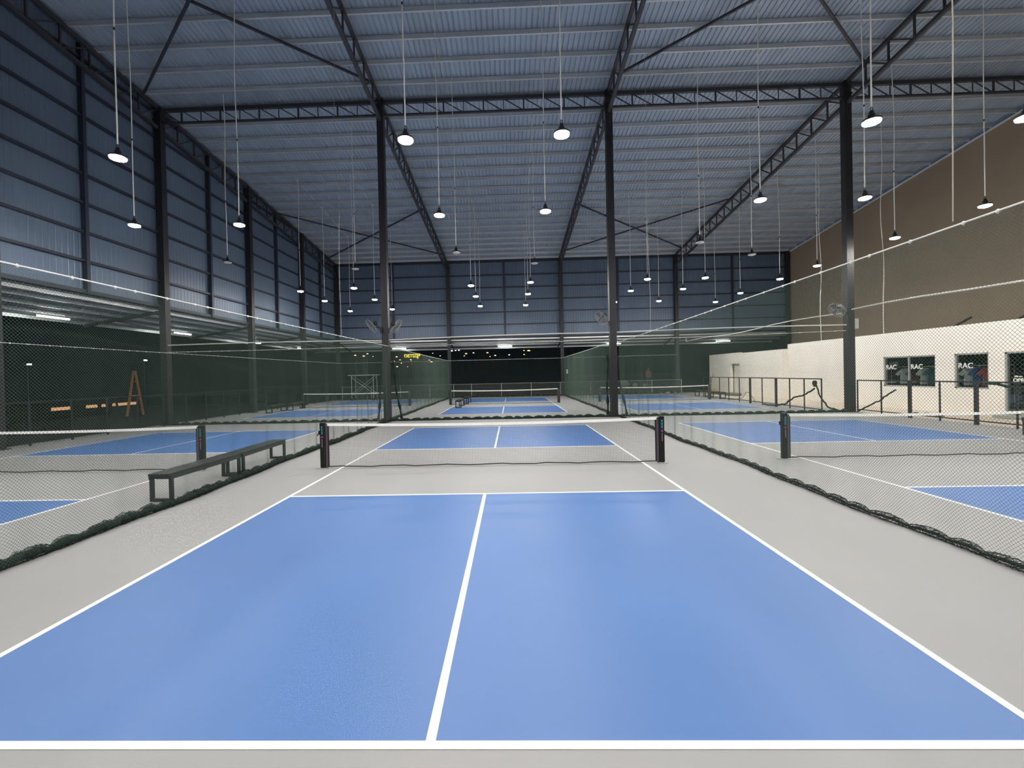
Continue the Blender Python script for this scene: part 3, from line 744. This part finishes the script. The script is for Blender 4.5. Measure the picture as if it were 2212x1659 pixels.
window(13.62,14.81,.93,2.22,None,[('RAC',.27,14.72,1.68)])
dr = window(11.2,13.13,.1,2.2,12.2,[('OPEN',.17,12.93,1.20),('We are',.07,12.88,1.36)], 'door')
MB().bbox(XS-.35, XS+.02, 11.0, 13.2, 0, .1, .01).build('door_step', M['galv'], sh)
# clothes hanging in the windows
rail = MB().tube([(XS+.40,13.2,1.77),(XS+.40,18.0,1.77)], .012, 8)
for yy in (13.2, 15.2, 18.0): rail.tube([(XS+.40,yy,.021),(XS+.40,yy,1.77)], .012, 8)
tag(rail.build('clothes_rail', M['alu']), 'thin metal clothes rail behind the shop windows', 'rack')
def shirt(y, m, label, w_=.42, ln=.66, rz=.5, m2=None, z=1.70):
    t = thing('shirt', label, 'shirt', 'shirts on the shop rail', (XS+.40, y, z), rz)
    poly = [(-.09,0),(.09,0),(w_/2-.02,-.06),(w_/2+.13,-.25),(w_/2+.02,-.31),(w_/2-.05,-.20),(w_/2-.04,-ln),(-w_/2+.04,-ln),(-w_/2+.05,-.20),(-w_/2-.02,-.31),(-w_/2-.13,-.25),(-w_/2+.02,-.06)]
    b = MB(); n = len(poly)
    for d in (-1, 1):
        pass
    fr_ = [(x, -.035-.02*math.cos(x*9), z_) for x, z_ in poly]; bk = [(x, .035+.02*math.cos(x*9), z_) for x, z_ in poly]
    b.add(fr_+bk, [(0,11,10,9,8,7,6,5,4,3,2,1)] + [tuple(range(12,24))] + [(i,(i+1)%n,n+(i+1)%n,n+i) for i in range(n)])
    b.build('body', M[m], t)
    if m2: MB().box(-w_/2+.06, w_/2-.06, -.062, -.056, -ln+.06, -.32).build('front_panel', M[m2], t)
    MB().tube([(-.16,0,-.05),(0,0,.03),(.16,0,-.05)], .008, 6).tube([(0,0,.03),(0,0,.06),(.02,0,.08)], .005, 6).build('hanger', M['alu'], t)
shirt(17.30,'whitecloth','white shirt hanging behind the left pane of the double shop window', rz=-.5)
shirt(16.84,'maroon','maroon shirt hanging beside the white one in the double window', rz=-.5)
shirt(16.06,'tealcloth','teal shirt at the right edge of the double shop window', rz=-.45)
shirt(14.30,'bluecloth','blue shirt hanging in the single shop window', rz=-.4)
shirt(13.97,'redcloth','bright red shirt hanging in the single shop window', rz=-.5)
shirt(14.62,'whitecloth','white shirt beside the blue one in the single shop window', rz=-.4)
shirt(16.42,'whitecloth','narrow white shirt beside the teal one', rz=-.3, w_=.34)

# ------------------------------------------------------------------ odds and ends by the railing
def wob(pts, r, n=5, seed=0, amp=.02):
    rr = random.Random(seed); out = []
    for a, b in zip(pts[:-1], pts[1:]):
        for i in range(n):
            q = Vector(a).lerp(Vector(b), i/n); out.append(q+Vector((rr.uniform(-amp,amp),rr.uniform(-amp,amp),rr.uniform(-amp,amp))))
    out.append(Vector(pts[-1])); return MB().tube(out, r, 7)
o = wob([(13.02,16.5,.95),(13.02,17.2,.66),(13.02,17.9,.52),(13.0,18.4,.20),(12.98,19.2,.07),(12.98,20.2,.06)], .035, 5, 1)
tag(o.build('net_roll', M['bundle'], smooth=True), 'dark rolled net hanging slantwise on the far railing end', 'net')
kn = MB()
for i in range(7):
    a = i*.9; kn.tube([(13.02+.07*math.cos(a+k*.9), 16.5+.08*math.sin(a*1.3+k), 1.16+.10*math.sin(k*1.1+a)) for k in range(8)], .035, 7)
tag(kn.build('net_knot', M['bundle'], smooth=True), 'dark knot of netting tied to the railing top', 'net')
tag(wob([(13.05,16.45,1.08),(13.03,16.2,.6),(13.2,16.02,.2),(13.7,16.0,.06),(13.80,16.0,.13),(13.9,15.98,.06)], .03, 5, 4).build('net_tail', M['bundle'], smooth=True), 'dark net tail drooping from the knot to the column foot', 'net')
tag(wob([(14.3,15.85,.06),(14.28,15.3,.32),(14.3,14.8,.55),(14.3,14.45,.80),(14.3,14.15,.95)], .028, 5, 6).build('net_roll', M['bundle'], smooth=True), 'dark rolled net rising slantwise behind the near railing', 'net')
tag(wob([(14.27,11.15,1.28),(14.5,10.6,1.15),(14.55,10.0,1.05),(14.5,9.3,1.0)], .04, 5, 8).build('net_roll', M['netdark'], smooth=True), 'dark green rolled net drooping from the railing at the frame edge', 'net')
tag(wob([(13.35,21.6,.05),(13.5,22.2,.35),(13.55,22.5,.55),(13.5,22.8,.52),(13.45,23.1,.2),(13.5,24.2,.05),(13.6,25.2,.04)], .014, 5, 9, .01).build('hose', M['black'], smooth=True), 'thin black hose looping over the floor behind the far railing', 'hose')
cu = MB().lathe([(.30,0),(.62,.02),(.66,.10),(.60,.17),(.2,.20)], 20); cu.v = [(x*.55, y*1.5, z) for x, y, z in cu.v]
o = tag(cu.build('cushion', M['greycloth'], smooth=True), 'grey cushion lying behind the far benches, the rear one', 'cushion', 'grey cushions by the white wall'); o.location = (16.1, 31.75, .0)
o2 = o.copy(); COL.objects.link(o2); o2['label'] = 'grey cushion lying before the door recess, the front one'; o2.location = (16.1, 29.5, 0)
o = tag(MB().bbox(-.18,.18,-.17,.17,0,.30,.02).bbox(-.2,.2,-.19,.19,.30,.34,.01).build('crate', M['yellow']), 'yellow box standing by the white wall behind the far benches', 'box'); o.location = (16.35, 33.1, 0)
br = thing('broom', 'broom leaning on the white wall near the yellow box', 'broom')
MB().tube([(16.2,33.6,.08),(16.68,33.7,1.6)], .013, 7).build('handle', M['black'], br); MB().bbox(16.14,16.26,33.4,33.8,0,.1,.01).build('brush_head', M['black'], br)
def shoe(x, y, m, label):
    b = MB(); 
    for z, s_ in ((0,1),(.03,1.02),(.055,.9),(.085,.55)):
        pass
    rings = []
    for z, s_, sh_ in ((0,1,0),(.035,1.03,0),(.06,.86,.01),(.10,.5,.05)):
        rings.append([(.045*s_*math.sin(2*PI*i/14)*(1.15 if math.cos(2*PI*i/14)<0 else 1), sh_+.13*s_*math.cos(2*PI*i/14), z) for i in range(14)])
    vs = sum(rings, []); fs = [tuple(range(13,-1,-1)), tuple(range(42,56))]
    for k in range(3):
        for i in range(14): j=(i+1)%14; fs.append((k*14+i,k*14+j,(k+1)*14+j,(k+1)*14+i))
    b.add(vs, fs); o = b.build('shoe', M[m], smooth=True); o.location = (x,y,.0); o.rotation_euler = (0,0,1.3); return tag(o, label, 'shoe', 'shoes left by the walkway edge')
shoe(15.3,14.45,'navycloth','dark shoe on the walkway left of its pair'); shoe(15.45,14.2,'navycloth','dark shoe on the walkway right of its pair'); shoe(15.6,13.9,'black','black shoe alone on the walkway nearer the shop door')
# notice on the far right net, stones at the back fence
nb_ = tag(MB().box(4.755,4.765,31.6,32.35,1.80,2.12).build('paper_notice', M['letter']), 'white paper notice pinned to the far right barrier net', 'notice')
for i, (x, s_, l) in enumerate(((13.0,.16,'pale stone at the back fence, larger one'),(13.6,.12,'pale stone at the back fence, middle one'),(12.5,.09,'pale stone at the back fence, smallest one'))):
    bm = bmesh.new(); bmesh.ops.create_icosphere(bm, subdivisions=2, radius=s_)
    for v in bm.verts: v.co *= 1+.18*math.sin(v.co.x*30+i)+.1*math.sin(v.co.y*40); v.co.z = max(v.co.z*.8, -s_*.3)
    me = bpy.data.meshes.new('stone'); bm.to_mesh(me); bm.free(); me.materials.append(M['stone'])
    o = link('stone', me); o.location = (x, 33.6, s_*.3); tag(o, l, 'stone', 'stones at the back fence')

# ------------------------------------------------------------------ beyond the hall
# person in a red shirt behind the back fence, seen from behind
pr = thing('person', 'person in a red shirt standing beyond the back fence', 'person', None, (13.9, 41.5, .45), .3)
def skin_body(chains, name, m, parent, root=0):
    vs = []; es = []; rs = []
    idx = {}
    for ch in chains:
        prev = None
        for p, r in ch:
            k = tuple(round(q, 4) for q in p)
            if k not in idx: idx[k] = len(vs); vs.append(p); rs.append(r)
            if prev is not None: es.append((prev, idx[k]))
            prev = idx[k]
    me = bpy.data.meshes.new(name); me.from_pydata(vs, es, []); me.update(); me.materials.append(m)
    o = link(name, me, parent); md = o.modifiers.new('skin', 'SKIN'); o.modifiers.new('sub', 'SUBSURF').levels = 2; o.modifiers['sub'].render_levels = 2
    sk = me.skin_vertices[0].data if me.skin_vertices else None
    if sk is None:
        bpy.context.view_layer.objects.active = o; sk = me.skin_vertices[0].data
    for i, r in enumerate(rs): sk[i].radius = r if isinstance(r, tuple) else (r, r)
    sk[root].use_root = True
    return o
P = (0,0,.92)
legs = [[(P,(.15,.11)),((s_*.10,0,.82),(.10,.10)),((s_*.11,.01,.48),(.062,.065)),((s_*.12,.0,.10),(.042,.045)),((s_*.125,-.12,.035),(.04,.03))] for s_ in (-1,1)]
torso = [(P,(.15,.11)),((0,0,1.10),(.135,.10)),((0,0,1.32),(.165,.11)),((0,0,1.43),(.10,.08)),((0,0,1.50),(.055,.055)),((0,-.01,1.58),(.075,.085)),((0,-.01,1.68),(.072,.082)),((0,-.01,1.74),(.04,.045))]
arms = [[((0,0,1.32),(.165,.11)),((s_*.19,0,1.40),(.06,.06)),((s_*.24,.01,1.14),(.045,.045)),((s_*.25,-.05,.90),(.033,.034)),((s_*.25,-.08,.80),(.035,.022))] for s_ in (-1,1)]
skin_body(legs+[torso]+arms, 'body', M['skin'], pr)
skin_body([[((0,0,.90),(.165,.125)),((0,0,1.10),(.155,.118)),((0,0,1.32),(.185,.13)),((0,0,1.44),(.10,.09))]]+[[((0,0,1.32),(.185,.13)),((s_*.20,0,1.39),(.078,.08)),((s_*.235,.0,1.20),(.072,.075))] for s_ in (-1,1)], 'shirt', M['redcloth'], pr)
skin_body([[((0,0,.92),(.165,.125)),((s_*.10,0,.80),(.115,.115)),((s_*.11,.01,.48),(.08,.085)),((s_*.12,0,.08),(.06,.065))] for s_ in (-1,1)], 'trousers', M['navycloth'], pr)
skin_body([[((0,.012,1.60),(.06,.06)),((0,.012,1.68),(.084,.088)),((0,.0,1.75),(.055,.06))]], 'hair', M['hair'], pr)
for i, (x, y, s_, l) in enumerate(((10.9,38.9,.42,'large pale wrapped bundle beyond the back fence'),(11.9,39.0,.25,'small pale wrapped bundle beyond the back fence'),(12.8,39.1,.2,'smallest pale bundle beyond the back fence near the person'))):
    b = MB().lathe([(.5*s_,0),(.95*s_,.15*s_),(1.0*s_,.6*s_),(.8*s_,1.1*s_),(.35*s_,1.4*s_),(.18*s_,1.5*s_)], 16); o = b.build('bundle', M['pale'], smooth=True); o.location = (x,y,.45); tag(o, l, 'bundle', 'pale bundles beyond the back fence')
# lit orange A-frame and low lit stalls out on the left
t = thing('a_frame_ladder', 'orange A-frame standing in the dark beyond the left fence', 'ladder')
for s_ in (-1,1): MB().bar((-24,25.9+s_*.06,2.6),(-24.0,25.9+s_*.62,-.3), .10).build('leg', M['orange'], t)
MB().bar((-24,25.55,1.0),(-24,26.25,1.0),.06).build('crossbar', M['orange'], t); MB().bar((-24,25.75,1.9),(-24,26.05,1.9),.05).build('crossbar', M['orange'], t)
stl = thing('market_stall', 'low dark stall with warm lit front beyond the left fence', 'stall', None, (-26,24.6,-.3))
MB().box(-1.2,1.2,-3.2,3.0,1.1,1.2).build('roof', M['ground'], stl); MB().box(-1.2,-1.1,-3.2,3.0,0,1.1).build('back_wall', M['ground'], stl)
for a, b in ((-3.0,-1.9),(-1.0,-.3),(-.0,.25),(.75,.95),(1.15,2.6)): MB().box(1.0,1.03,a,b,.66,.84).build('lit_panel', M['warm'], stl)
for i, (x, y, z, m, l) in enumerate(((-28.6,23.7,3.05,'pale_l','small floodlight on a pole in the dark left of the A-frame'),(-25,27.9,3.35,'cool','white floodlight on a pole in the dark right of the A-frame'))):
    t = thing('floodlight', l, 'lamp', 'floodlights beyond the left fence', (x,y,-.3))
    MB().tube([(0,0,0),(0,0,z+.3)], .03, 6).build('pole', M['black'], t); MB().bbox(-.08,.08,-.2,.2,z+.25,z+.42).build('housing', M['black'], t); MB().box(.08,.09,-.14,.14,z+.28,z+.36).build('lens', M[m], t)
# night town on the far hillside
spots = [(-50.0,9.2,1),(-47.2,8.9,1),(-44.2,8.7,1),(-46.0,9.6,3),(-45.6,6.05,1),(-38.8,5.6,3),(-36.5,8.4,3),(-35.4,7.4,1),(-35.0,6.3,1),(-34.3,5.5,1),(-31.8,6.9,3),(-31.6,5.9,1),(-31.9,7.4,3),(-33.0,5.1,1),(-36.4,5.2,3),(-25.9,7.1,3),(-24.7,9.3,3),(-25.2,6.5,1),(-17.3,10.0,2),(-16.2,10.1,2),(-18.6,9.9,2),(-14.5,8.2,3),(-13.9,8.9,1),(-7.0,9.05,1),(-6.2,7.8,3),(-4.5,8.1,3),(0,8.2,3),(4.8,9.5,1),(6.3,9.4,1),(4.8,8.2,1),(-92,10.0,1),(-88,10.2,3),(-86,10.3,3),(-81,10.5,3),(-11.5,9.1,3),(-22.3,8.4,3),(-37.6,7.0,1),(-37.1,6.1,3)]
lt = None
for i, (x, z, k) in enumerate(spots):
    mm = M[(None,'warm2','cool','pale_l')[k]]; DK = .80+.026*((i*3)%7)
    t = thing('street_light', 'tiny light glowing in the night town beyond the back wall', 'lamp', 'lights of the night town', (.4377+(x-.4377)*DK, -2.11+142.11*DK, 0)); z = 1.807+(z-1.807)*DK
    sc = (.30 if k != 3 else .22)*(1+.35*math.sin(i*2.3))
    MB().tube([(0,0,.9),(0,0,z)], .06, 5).build('pole', M['hill'], t)
    MB().lathe([(.1*sc,z-.3*sc),(sc*1.1,z),(.2*sc,z+.45*sc)], 10).build('globe', mm, t)
sg = thing('illuminated_sign', 'yellow lit lettering sign on the dark hillside by the two-fan column', 'sign', None, (-32.6, 134, 0))
MB().box(-.2,5.3,.15,.35,7.4,9.2).build('board', M['hill'], sg)
text('lettering', 'DETIZE', 1.42, M['sign'], sg, (0,.1,7.85), (1,0,.03), (0,0,1), .03, .05)
text('lettering', '0', 1.0, M['sign'], sg, (4.55,.1,8.25), (1,0,.03), (0,0,1), .03, .06); text('small_lettering', '00', .55, M['sign'], sg, (3.9,.1,7.35), (1,0,.03), (0,0,1), .03, .04)
MB().tube([(.5,.25,2),(.5,.25,7.5)], .1, 6).build('leg', M['hill'], sg); MB().tube([(4.6,.25,2),(4.6,.25,7.5)], .1, 6).build('leg', M['hill'], sg)

# ------------------------------------------------------------------ look
S.view_settings.view_transform = 'Standard'; S.view_settings.look = 'None'; S.view_settings.gamma = 1; S.view_settings.exposure = 0.0
S.view_settings.use_curve_mapping = False
cy_ = S.cycles
cy_.use_light_tree = False; cy_.max_bounces = 4; cy_.diffuse_bounces = 4; cy_.glossy_bounces = 2; cy_.transmission_bounces = 2; cy_.transparent_max_bounces = 8
cy_.sample_clamp_indirect = 8; cy_.caustics_reflective = False; cy_.caustics_refractive = False
cy_.use_denoising = True
cy_.use_adaptive_sampling = True; cy_.adaptive_threshold = .03; cy_.adaptive_min_samples = 20
